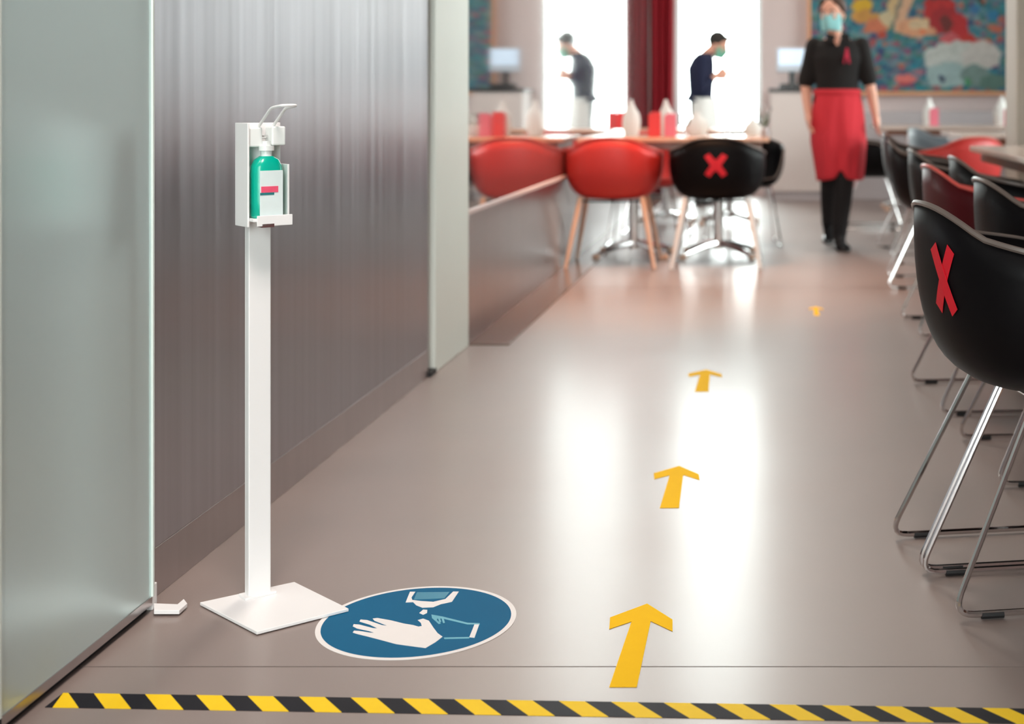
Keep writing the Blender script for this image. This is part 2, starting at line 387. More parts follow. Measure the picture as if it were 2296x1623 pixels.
# ------------------------------------------------------------------ painting
def painting():
    Yp = WB-.05
    s = F/Yp
    r = thing('painting', 'large colourful teal and red figure painting in an orange wooden frame', 'painting', PX(2040, 210, Yp))
    o0 = r.location
    x0, x1 = PX(1818, 0, Yp).x, PX(2262, 0, Yp).x; z0 = PX(0, 205, Yp).z; z1 = 3.1
    pal = [srgb(60, 140, 150), srgb(45, 120, 140), srgb(90, 140, 150), srgb(110, 120, 140), srgb(70, 130, 120), srgb(50, 100, 130), srgb(120, 150, 155)]
    acc = [srgb(200, 110, 80), srgb(150, 70, 110), srgb(60, 70, 120), srgb(180, 90, 90), srgb(30, 140, 160), srgb(90, 80, 110)]
    # (kind, x, y, rx, ry, colour)  in painting-plane pixel units
    sh = [(1935, 14, 22, 18, srgb(240, 190, 50)), (1940, 38, 34, 14, srgb(220, 160, 80)), (1965, 60, 26, 18, srgb(225, 130, 95)), (1978, 78, 12, 9, srgb(200, 80, 60)),
          (1988, 40, 16, 16, srgb(220, 200, 160)), (2060, 62, 50, 22, srgb(235, 170, 130)), (2065, 55, 26, 12, srgb(230, 200, 160)), (2068, 72, 8, 8, srgb(255, 130, 80)),
          (2105, 22, 36, 36, srgb(200, 44, 44)), (2120, 45, 38, 30, srgb(176, 36, 42)), (2150, 62, 22, 32, srgb(196, 40, 44)), (2122, 52, 14, 18, srgb(120, 44, 40)), (2172, 92, 24, 13, srgb(204, 50, 40)),
          (2128, 86, 24, 10, srgb(220, 100, 105)), (2030, 178, 22, 12, srgb(240, 125, 118)), (2030, 190, 16, 5, srgb(180, 60, 75)), (2064, 198, 14, 8, srgb(30, 140, 155)),
          (2148, 130, 76, 38, srgb(208, 212, 206)), (2125, 168, 50, 30, srgb(170, 195, 195)), (2200, 125, 44, 30, srgb(212, 206, 200)), (2185, 170, 34, 24, srgb(125, 150, 145)), (2225, 185, 30, 18, srgb(95, 130, 120)), (2110, 178, 9, 10, srgb(75, 90, 110)),
          (2170, 185, 9, 8, srgb(75, 155, 105)), (2235, 66, 14, 10, srgb(205, 110, 80)), (2185, 22, 14, 10, srgb(60, 120, 170)), (2226, 36, 12, 14, srgb(45, 130, 175)), (1975, 118, 8, 11, srgb(60, 70, 120)),
          (2005, 98, 14, 4, srgb(170, 95, 120)), (1995, 108, 26, 4, srgb(60, 145, 160)), (2060, 160, 14, 8, srgb(175, 120, 135)),
          (1990, -60, 60, 40, srgb(225, 150, 110)), (2110, -50, 60, 50, srgb(70, 60, 60)), (2110, -90, 40, 40, srgb(230, 180, 150)), (1900, -80, 40, 30, srgb(200, 70, 60)), (2210, -90, 40, 40, srgb(220, 190, 90))]
    bars = [((2018, -40), (1985, 62), 9, srgb(225, 190, 140)), ((2052, -40), (2012, 66), 10, srgb(235, 185, 150)), ((2035, -30), (2002, 50), 5, srgb(150, 140, 120)), ((2190, -10), (2205, 14), 4, srgb(30, 60, 50))]
    def col(px, py):
        d1, d2 = mnoise.noise((px*.06, py*.06, 3.)), mnoise.noise((px*.06, py*.06, 9.))
        qx, qy = px+d1*7, py+d2*7
        c = None
        for (cx, cy, rx, ry, cc) in reversed(sh):
            if ((qx-cx)/rx)**2+((qy-cy)/ry)**2 < 1: c = cc; break
        for a, b, w, cc in bars:
            ab = V(b)-V(a); t = max(0, min(1, (V((qx, qy))-V(a)).dot(ab)/ab.dot(ab)))
            if (V((qx, qy))-V(a)-ab*t).length < w and c is None: c = cc
        cell = (math.floor(qx/13), math.floor(qy/8))
        rnd = random.Random(cell[0]*7919+cell[1]*104729+5)
        if c is None:
            c = rnd.choice(acc) if rnd.random() < .2 else rnd.choice(pal)
        k = .9+.2*rnd.random()
        return [min(1, v*k*.72) for v in c]
    nx, nz = 150, 120
    me = bpy.data.meshes.new('canvas'); vs = []; fs = []
    for j in range(nz+1):
        for i in range(nx+1): vs.append((x0+(x1-x0)*i/nx-o0.x, -.012, z0+(z1-z0)*j/nz-o0.z))
    for j in range(nz):
        for i in range(nx):
            a = j*(nx+1)+i; fs.append((a, a+1, a+nx+2, a+nx+1))
    me.from_pydata(vs, [], fs); ca = me.color_attributes.new('paint', 'FLOAT_COLOR', 'POINT')
    for k, v in enumerate(vs):
        px = VX+(v[0]+o0.x)*s; py = VY-(v[2]+o0.z-1)*s
        ca.data[k].color = (*col(px, py), 1)
    m = bpy.data.materials.new('painted_canvas'); m.use_nodes = True; nt = m.node_tree
    an = nt.nodes.new('ShaderNodeAttribute'); an.attribute_name = 'paint'
    nt.links.new(an.outputs['Color'], nt.nodes['Principled BSDF'].inputs['Base Color']); nt.nodes['Principled BSDF'].inputs['Roughness'].default_value = .6
    me.materials.append(m); o = bpy.data.objects.new('canvas', me); C.objects.link(o); o.parent = r
    obj('backing', bx((x0-o0.x, -.011, z0-o0.z), (x1-o0.x, .04, z1-o0.z)), M_tabledge, r)
    fx0, fx1, fz0 = x0-.035, x1+.045, z0-.04
    for lo, hi in (((fx0, fz0), (x0, z1+.04)), ((x1, fz0), (fx1, z1+.04)), ((x0, fz0), (x1, z0)), ((x0, z1), (x1, z1+.04))):
        obj('frame_bar', bx((lo[0]-o0.x, -.03, lo[1]-o0.z), (hi[0]-o0.x, .045, hi[1]-o0.z)), M_frame, r, bev=.004)
painting()

# ------------------------------------------------------------------ counter with till screen
ct = thing('service_counter', 'pale pink service counter with black top against the back wall', 'counter', (.12, 13.9, 0))
obj('body', bx((-.11, 0, .09), (.42, .5, 1.10)), M_counter, ct, bev=.006)
obj('plinth', bx((-.09, .02, 0), (.40, .5, .09)), M_ledge, ct)
obj('countertop', bx((-.13, -.02, 1.10), (.44, .5, 1.135)), M_blk, ct, bev=.006)
ts = thing('till_screen', 'pale till screen on a black stand on the service counter', 'screen', (.22, 14.1, 1.135))
obj('monitor', bx((-.145, -.02, .17), (.17, .02, .42)), M_screen, ts, bev=.012)
obj('screen_glass', bx((-.125, -.026, .24), (.15, -.0205, .40)), mat('screen_lit', srgb(205, 225, 245), rough=.2, emit=.5), ts)
obj('neck', bx((-.02, .02, .03), (.05, .06, .25)), M_blk, ts, bev=.006)
bm = bmesh.new(); prism(bm, [(-.12, -.1), (.16, -.1), (.13, .12), (-.09, .12)], 0, .05); obj('stand', bm, M_blk, ts, bev=.01)

# ------------------------------------------------------------------ chairs
ZB = .405
def rimH(th):
    d = abs(th)                               # 0 = back
    if d < .75: return .785-.055*(d/.75)**2
    if d < 1.75: return .73-.055*((d-.75)/1.0)
    if d < 2.5:
        t = (d-1.75)/.75; t = t*t*(3-2*t); return .675-(.675-.475)*t
    return .475-.02*(d-2.5)/.64
def plan(th):
    c, s = -math.cos(th), math.sin(th); e = 2/2.5
    return V((math.copysign(abs(c)**e, c)*(.262 if c < 0 else .245), math.copysign(abs(s)**e, s)*.298, 0))
def shell_pt(th, phi):
    rf = math.cos(phi)**(2/4.6); tf = 1-math.sin(phi)**(2/2.7)
    H = rimH(th); z = ZB+(H-ZB)*tf; p = plan(th)*rf
    k = (z-ZB)/.38
    p *= (1-.035*k**3)
    if p.x < 0: p.x -= .012*k*k*abs(math.cos(th))
    p.z = z; return p
def shell_at(th, z, off=0.):
    tf = (z-ZB)/(rimH(th)-ZB); phi = math.asin(max(0, 1-tf)**1.35)
    p = shell_pt(th, phi)
    if off:
        a = shell_pt(th+.02, phi)-shell_pt(th-.02, phi); b = shell_pt(th, phi-.02)-shell_pt(th, phi+.02)
        n = a.cross(b).normalized()
        if n.dot(V((p.x, p.y, 0))) < 0: n = -n
        p = p+n*off
    return p
def shell_mesh():
    bm = bmesh.new(); nt_, np_ = 56, 14; g = []
    for j in range(np_):
        phi = (j/np_)**1.0*PI/2*.985
        g.append([bm.verts.new(shell_pt(-PI+2*PI*i/nt_, phi)) for i in range(nt_)])
    for j in range(np_-1):
        for i in range(nt_): bm.faces.new((g[j][i], g[j][(i+1) % nt_], g[j+1][(i+1) % nt_], g[j+1][i]))
    bm.faces.new(g[-1]); return bm
def cross_bm(th0, z0, hw, hh, w):
    bm = bmesh.new()
    for sgn in (1, -1):
        g = []
        n = 8
        L = math.hypot(hw, hh)*2; ux, uz = sgn*hw*2/L, hh*2/L      # strip direction in (lateral, z)
        for i in range(n+1):
            t = (i/n-.5)*L
            row = []
            for k in (-1, 1):
                a, z = ux*t-uz*w/2*k, uz*t+ux*w/2*k
                row.append(shell_at(th0+a/.33, z0+z, .0025+.0006*sgn))
            g.append([bm.verts.new(p) for p in row])
        for i in range(n): bm.faces.new((g[i][0], g[i][1], g[i+1][1], g[i+1][0]))
    return bm
SHELL = {}
def make_chair(label, shellm, rimm, base, loc, rz, group=None, cross=None, legm=None):
    t = thing('armchair', label, 'chair', loc, rz, group)
    key = shellm.name
    if key not in SHELL:
        o = obj('seat_shell', shell_mesh(), shellm, t, smooth=True, angle=None)
        s = o.modifiers.new('s', 'SOLIDIFY'); s.thickness = .011; s.offset = -1
        r = obj('rim', tube(bmesh.new(), [shell_pt(-PI+2*PI*i/56, 0)+V((0, 0, .001)) for i in range(56)], .0062, 6, closed=True), rimm, t, smooth=True)  # lighter tube painted as light caught by the shell edge
        SHELL[key] = (o, r)
    else:
        for src in SHELL[key]: c = src.copy(); C.objects.link(c); c.parent = t
    if cross:
        o = obj('cross_mark', cross_bm(*cross), M_redtape, t); s = o.modifiers.new('s', 'SOLIDIFY'); s.thickness = .0008; o['label'] = 'cross of red tape on the back'
    if base == 'legs':
        k = ('legs', legm.name)
        if k not in SHELL:
            lst = []
            for sx in (-1, 1):
                for sy in (-1, 1):
                    b = tube(bmesh.new(), [(sx*.15, sy*.185, .425), (sx*.20, sy*.225, .22), (sx*.24, sy*.265, .004)], [.017, .0155, .011], 10)
                    lst.append(obj('leg', b, legm, t, smooth=True))
            b = bmesh.new(); box(b, (-.16, -.19, .396), (-.14, .19, .408)); box(b, (.14, -.19, .396), (.16, .19, .408)); box(b, (-.16, -.012, .397), (.16, .012, .407))
            lst.append(obj('under_frame', b, M_blk, t, bev=.002)); SHELL[k] = lst
        else:
            for src in SHELL[k]: c = src.copy(); C.objects.link(c); c.parent = t
    else:
        def sled(sy, yy=None, mid=False):
            y0 = .25*sy if yy is None else yy; yt = .19*sy if yy is None else yy*.8
            path = arc_path([(-.085, yt, .415), (-.275, y0, .0105), (.255, y0, .0105), (.12, yt, .415)], .045, 6)
            f = obj('sled_frame', tube(bmesh.new(), path, .0062, 8), M_chrome, t, smooth=True)
            g = [obj('glide', tube(bmesh.new(), [(xx-.022, y0, .008), (xx+.022, y0, .008)], .0085, 8, ry=.0075), M_black, f) for xx in (-.195, .18)]
            return [f]+g
        if 'sled' not in SHELL:
            fs = [sled(-1)[0], sled(1)[0]]
            b = bmesh.new(); tube(b, [(-.085, -.19, .408), (-.085, .19, .408)], .0062, 8); tube(b, [(.12, -.19, .408), (.12, .19, .408)], .0062, 8)
            fs.append(obj('cross_bar', b, M_chrome, t, smooth=True)); SHELL['sled'] = fs
        else:
            for src in SHELL['sled']:
                c = src.copy(); C.objects.link(c); c.parent = t
                for gg in list(src.children): d = gg.copy(); C.objects.link(d); d.parent = c
        if base == 'sled3':
            sled(0, yy=.020); sled(0, yy=-.006)
    return t
grow = 'sled chairs in a row along the right side'
# the near chairs (facing +X, towards the tables on the right)
near = [
 (.585, 2.935, math.radians(9), 'black', 'nearest black plastic armchair with red tape cross on its back, right edge', (-.30, .640, .040, .064, .032), 'sled3'),
 (.845, 3.83, math.radians(4), 'black', 'black armchair with chrome sled, second in the right row behind the crossed one', None, 'sled'),
 (.79, 4.64, math.radians(5), 'red', 'dark red armchair tucked between black chairs in the right row', None, 'sled'),
 (.97, 5.33, math.radians(2), 'black', 'black armchair just behind the red one in the right row', None, 'sled'),
 (.885, 6.08, math.radians(3), 'black', 'black armchair in mid right row, two behind the red one', None, 'sled'),
 (.92, 7.56, math.radians(-4), 'black', 'farthest black armchair of the right aisle row', None, 'sled')]
for x, y, rz, k, lab, cr, base in near:
    make_chair(lab, M_blackshell if k == 'black' else M_redshaded, M_rimglint if k == 'black' else M_rimglint_red, base, (x, y, 0), rz, grow, cr)
gt = 'armchairs at the wooden table by the mirror'
make_chair('red plastic armchair with pale wooden legs seen from behind at the table', M_redshell, M_rimglint_red, 'legs', (-.95, 8.42, 0), PI/2, gt, None, M_palewood)
make_chair('black plastic armchair with red tape cross facing the wooden table', M_blackshell, M_rimglint, 'legs', (-.318, 8.42, 0), PI/2, gt, (.0, .622, .04, .062, .034), M_white)
make_chair('red armchair on the far side of the wooden table, by the mirror', M_redshell, M_rimglint_red, 'sled', (-.87, 9.62, 0), -PI/2, gt)
make_chair('black armchair on the far side of the wooden table, by the aisle', M_blackshell, M_rimglint, 'sled', (-.19, 9.62, 0), -PI/2+.1, gt)
make_chair('red armchair at the second table further back by the mirror', M_redshell, M_rimglint_red, 'sled', (-.85, 10.5, 0), PI/2, 'armchairs further back')
make_chair('grey armchair at the far right table below the painting', M_greyshell, mat('shell_rim_grey', srgb(150, 165, 175), rough=.4), 'sled', (1.42, 11.25, 0), .3, 'armchairs further back')
make_chair('red armchair across the right table facing the aisle', M_redshell, M_rimglint_red, 'sled', (1.12, 8.42, 0), PI/2+.5, 'armchairs further back')
make_chair('black armchair at the far right table beside the waitress', M_blackshell, M_rimglint, 'sled', (1.02, 9.15, 0), .1, 'armchairs further back')
make_chair('black armchair behind the waitress by the far right table', M_blackshell, M_rimglint, 'sled', (.80, 10.9, 0), -.1, 'armchairs further back')

# ------------------------------------------------------------------ tables
M_tpale = wood('pale_table_wood', srgb(214, 190, 176), srgb(232, 212, 200), (1.5, 10, 10), .22)
def table(label, x0, x1, y0, y1, z, peds, group='dining tables'):
    t = thing('dining_table', label, 'table', ((x0+x1)/2, (y0+y1)/2, 0), 0, group); cx, cy = t.location.x, t.location.y
    obj('tabletop', bx((x0-cx, y0-cy, z-.028), (x1-cx, y1-cy, z)), M_table if x0 < 0 else M_tpale, t, bev=.006)
    obj('apron', bx((x0-cx+.05, y0-cy+.05, z-.075), (x1-cx-.05, y1-cy-.05, z-.029)), M_tabledge, t)
    for (px, py) in peds:
        px -= cx; py -= cy
        col = obj('pedestal', lathe(bmesh.new(), [(.034, .045), (.034, z-.10), (.06, z-.09), (.06, z-.076)], (px, py, 0)), M_chrome, t, smooth=True)
        for k in range(4):
            a = PI/4+k*PI/2; d = V((math.cos(a), math.sin(a), 0)); b = V((px, py, 0))
            path = [b+V((0, 0, .085)), b+d*.12+V((0, 0, .07)), b+d*.30+V((0, 0, .028))]
            obj('foot', tube(bmesh.new(), path, [.022, .02, .014], 8), M_chrome, t, smooth=True)
            obj('foot_tip', lathe(bmesh.new(), [(.006, 0), (.024, .004), (.026, .02), (.014, .034)], b+d*.31), M_palewood, t, smooth=True)
    return t
ZT = .775
table('light wooden dining table by the mirror behind the red and black chairs', -1.20, .0, 8.55, 9.35, ZT, [(-.88, 8.92), (-.33, 8.92)])
table('second light wooden table further back near the red curtain', -1.15, -.02, 10.95, 11.75, ZT, [(-.85, 11.3), (-.33, 11.3)])
table('long wooden table at right behind the row of black chairs', 1.02, 1.85, 5.35, 7.0, ZT, [(1.45, 5.7), (1.45, 6.6)])
table('far wooden table at right below the painting', 1.0, 2.7, 12.2, 13.6, ZT, [(1.3, 12.8), (2.3, 12.8)])
table('wooden table at right beyond the column beside the waitress', 1.32, 2.2, 9.4, 10.6, ZT, [(1.75, 9.7), (1.75, 10.3)])
table('near wooden table off to the right of the taped black chair', 1.08, 1.85, 2.45, 4.9, ZT, [(1.45, 2.9), (1.45, 4.3)])

# ------------------------------------------------------------------ table settings
def napkin(label, loc, h=.25, w=.058, rz=0, group='folded white napkins standing on the tables'):
    bm = bmesh.new(); rings = []
    for k in range(9):
        t = k/8; ww = w*(.62+.42*math.sin(PI*min(1, t*1.1+.12)))*(1-.75*max(0, t-.62)/.38)
        rings.append((V((0, 0, h*t)), V((ww, 0, 0)), V((0, ww*.62*(1-.4*t), 0))))
    rr = loft(bm, rings, 20)
    for k, ring in enumerate(rr):
        for i, v in enumerate(ring): 
            f = 1+.07*math.sin(i*2*PI/20*5+k*.3); v.co.x *= f; v.co.y *= f
    o = obj('folded_napkin', bm, M_linen, None, smooth=True, loc=loc, angle=60); o.rotation_euler.z = rz
    return tag(o, label, 'napkin', group)
napkin('white standing napkin left of the red card box on the wooden table', PX(1415, 300, 9.15)*1, .24)
napkin('white standing napkin behind the red card box', PX(1493, 300, 9.2), .24)
napkin('white standing napkin at the right end of the wooden table', PX(1688, 300, 9.1), .12)
napkin('low white napkin right of the red card box on the wooden table', PX(1562, 300, 9.1), .16, .075)
napkin('white standing napkin on the far right table, left one', PX(2083, 278, 13.3), .27)
napkin('white standing napkin on the far right table, next to the column', PX(2245, 278, 13.3), .28, .075)
for o in list(bpy.data.objects):
    if o.name.startswith('folded_napkin'): o.location.z = ZT
def cardbox(name, label, cat, x, Y, w, d, h, m, m2=None, rz=0.):
    t = thing(name, label, cat, (PX(x, 0, Y).x, Y, ZT), rz)
    obj('box', bx((-w/2, -d/2, 0), (w/2, d/2, h)), m, t, bev=.003)
    b = bmesh.new()
    for k in range(4): box(b, (-w/2+.012+k*w*.22, -d/2+.01, h), (-w/2+.012+k*w*.22+w*.16, d/2-.01, h+.012+.006*(k % 2)))
    obj('cards', b, m2 or m, t)
cardbox('menu_box', 'red card box standing on the wooden table by the mirror', 'box', 1468, 8.86, .075, .09, .145, M_card, M_card)
cardbox('menu_box', 'pink card box beside the red one on the wooden table', 'box', 1503, 8.9, .075, .08, .135, M_cardp, M_cardp)
cardbox('menu_box', 'pink card box on the far right table by the left napkin', 'box', 2094, 13.0, .08, .08, .15, M_cardp, M_cardp)
cardbox('menu_box', 'pink card box on the far right table by the column', 'box', 2262, 13.0, .08, .08, .15, M_cardp, M_cardp)
cardbox('menu_box', 'red card box on the second table near the curtain', 'box', 1390, 11.2, .1, .09, .13, M_card, M_cardp)
def glassware(label, x, Y, h=.15):
    t = thing('wine_glass', label, 'glass', (PX(x, 0, Y).x, Y, ZT), 0, 'wine glasses on the wooden table')
    g = MATS.get('clear_glass') or mat('clear_glass', (.9, .95, .95), rough=.03, trans=.0, spec=1, noise=.01)
    obj('foot', lathe(bmesh.new(), [(.034, 0), (.034, .003), (.005, .008), (.004, .06)]), M_chrome, t, smooth=True)
    b = lathe(bmesh.new(), [(.005, .06), (.028, .075), (.038, .10), (.036, .13), (.030, h)]); obj('bowl', b, M_glass, t, smooth=True)
glassware('stemmed glass between the pink card box and the low napkin', 1535, 8.95)
glassware('stemmed glass at the right end of the table by the mirror', 1712, 9.0)
glassware('stemmed glass in the middle of the table by the mirror', 1630, 9.1)
pt = thing('plant_pot', 'small grey vase with sprigs at the right end of the wooden table', 'vase', (PX(1722, 0, 8.75).x-.02, 8.75, ZT))
obj('vase', lathe(bmesh.new(), [(.02, 0), (.028, .02), (.022, .05), (.014, .065)]), M_ledge, pt, smooth=True)
for k in range(7):
    a = k*2.4; d = V((math.cos(a), math.sin(a), 0))
    st = obj('sprig', tube(bmesh.new(), [V((0, 0, .05)), d*.012+V((0, 0, .09)), d*(.03+.01*(k % 3))+V((0, 0, .13+.01*k))], .0018, 5), mat('stem_green', srgb(90, 110, 80), rough=.6), pt)
    b = bmesh.new(); ellipsoid(b, d*(.03+.01*(k % 3))+V((0, 0, .135+.01*k)), (.010, .008, .014), None, 8, 6); obj('bud', b, mat('bud_grey', srgb(190, 185, 185), rough=.7), st, smooth=True)

# ------------------------------------------------------------------ people
def rotz(a): return Matrix.Rotation(a, 3, 'Z')
def hand(bm, wrist, d, side, curl=.5, sc_=1.):
    """palm, four unequal fingers and a thumb; d = direction of the hand, side = thumb side direction"""
    d = V(d).normalized(); s = (V(side)-d*V(side).dot(d)).normalized(); n = d.cross(s)
    w = V(wrist)
    capsule(bm, [w, w+d*.035], [.024, .026]); 
    loft(bm, [(w+d*.01, s*.028, n*.017), (w+d*.05, s*.042, n*.016), (w+d*.085, s*.041, n*.013)], 14)
    for k, L in enumerate((.070, .080, .074, .058)):
        off = .036-.0245*k
        b = w+d*.078+s*off
        q = b+d*L*.4+s*off*.10-n*L*.08*curl; r_ = q+d*L*.33*(1-.4*curl)-n*L*.30*curl+s*off*.1; e = r_+d*L*.2*(1-.7*curl)-n*L*.26*curl
        capsule(bm, [b, q, r_, e], [.0088, .0082, .0075, .0064], 8)
    b = w+d*.025+s*.03; capsule(bm, [b, b+s*.024+d*.028, b+s*.030+d*.060-n*.008*curl], [.012, .0105, .0085], 8)
def head_mtx(yaw, pitch, roll=0): return Matrix.Rotation(yaw, 3, 'Z') @ Matrix.Rotation(pitch, 3, 'X') @ Matrix.Rotation(roll, 3, 'Y')
def add_head(bm, c, R):
    """face looks along local -Y"""
    P = lambda x, y, z: V(c)+R @ V((x, y, z))
    ellipsoid(bm, P(0, .012, .028), (.076, .094, .092), R)
    ellipsoid(bm, P(0, -.022, -.045), (.058, .066, .070), R)
    ellipsoid(bm, P(0, -.060, -.088), (.026, .022, .020), R, 10, 8)
    capsule(bm, [P(0, -.083, .02), P(0, -.102, -.018)], [.009, .013], 8)
    for s in (-1, 1):
        ellipsoid(bm, P(s*.078, .012, -.008), (.010, .020, .032), R, 10, 8)
        ellipsoid(bm, P(s*.038, -.066, -.018), (.022, .018, .018), R, 10, 8)
        ellipsoid(bm, P(s*.012, -.084, -.062), (.016, .009, .007), R, 8, 6)
def face_bits(root, body, c, R, hairm, maskm, long_hair):
    P = lambda x, y, z: V(c)+R @ V((x, y, z))
    for s in (-1, 1):
        b = bmesh.new(); ellipsoid(b, P(s*.031, -.078, .004), (.014, .008, .008), R, 10, 8); e = obj('eye', b, M_linen, root, smooth=True)
        b = bmesh.new(); ellipsoid(b, P(s*.031, -.0845, .004), (.0065, .004, .0065), R, 8, 6); obj('iris', b, M_eye, e, smooth=True)
        b = bmesh.new(); capsule(b, [P(s*.016, -.088, .022), P(s*.034, -.086, .027), P(s*.05, -.073, .022)], [.0035, .004, .003], 6); obj('eyebrow', b, hairm, root, smooth=True)
    b = bmesh.new()
    ellipsoid(b, P(0, .030, .045), (.086, .098, .092), R)
    if long_hair:
        ellipsoid(b, P(0, .085, .02), (.05, .05, .05), R); ellipsoid(b, P(0, .12, .035), (.035, .035, .035), R)
        for s in (-1, 1): capsule(b, [P(s*.05, -.045, .088), P(s*.078, -.01, .05), P(s*.082, .02, -.01)], [.018, .016, .012], 8)
    else:
        for s in (-1, 1): capsule(b, [P(s*.076, .0, .04), P(s*.078, .02, -.012)], [.012, .008], 8)
        capsule(b, [P(-.04, -.05, .098), P(.04, -.05, .098)], [.024, .024], 8)
    voxel('hair', b, hairm, root, .006, 2)
    # mask: bulged sheet with pleats
    b = bmesh.new(); g = []
    nu, nv = 16, 10
    for j in range(nv+1):
        v = j/nv; row = []
        for i in range(nu+1):
            u = (i/nu*2-1); a = u*1.15
            rr = .074+.006*math.sin(v*PI)
            z = -.006-.098*v-.006*abs(u)+.012*abs(u)*(v*2-1)*-1
            dep = .078+.032*math.exp(-(u/.35)**2)*(1-.55*v)+.006*math.sin(v*PI)+.002*math.sin(v*PI*7)
            row.append(b.verts.new(P(math.sin(a)*rr, -math.cos(a)*dep-.004+.012*abs(u), z)))
        g.append(row)
    for j in range(nv):
        for i in range(nu): b.faces.new((g[j][i], g[j][i+1], g[j+1][i+1], g[j+1][i]))
    o = obj('face_mask', b, maskm, root, smooth=True, angle=None); s_ = o.modifiers.new('s', 'SOLIDIFY'); s_.thickness = .003; s_.offset = 1
    for s in (-1, 1):
        obj('ear_loop', tube(bmesh.new(), [P(s*.068, -.03, -.02), P(s*.083, .01, .0), P(s*.086, .025, -.02), P(s*.078, .0, -.05), P(s*.062, -.03, -.075)], .0016, 5), M_linen, o)
def shoe(name, m, ankle, dirv, root):
    a = V(ankle); d = V(dirv).normalized(); s = V((-d.y, d.x, 0)); up = V((0, 0, 1))
    b = bmesh.new(); z0 = 0
    pr = [(-.07, .030, .075), (-.05, .036, .085), (0, .036, .075), (.06, .042, .055), (.12, .046, .042), (.16, .038, .032), (.18, .018, .022)]
    loft(b, [(V((a.x, a.y, h/2+.001))+d*t, s*w, up*(h/2)) for t, w, h in pr], 16, power=2.6)
    return obj(name, b, m, root, smooth=True)

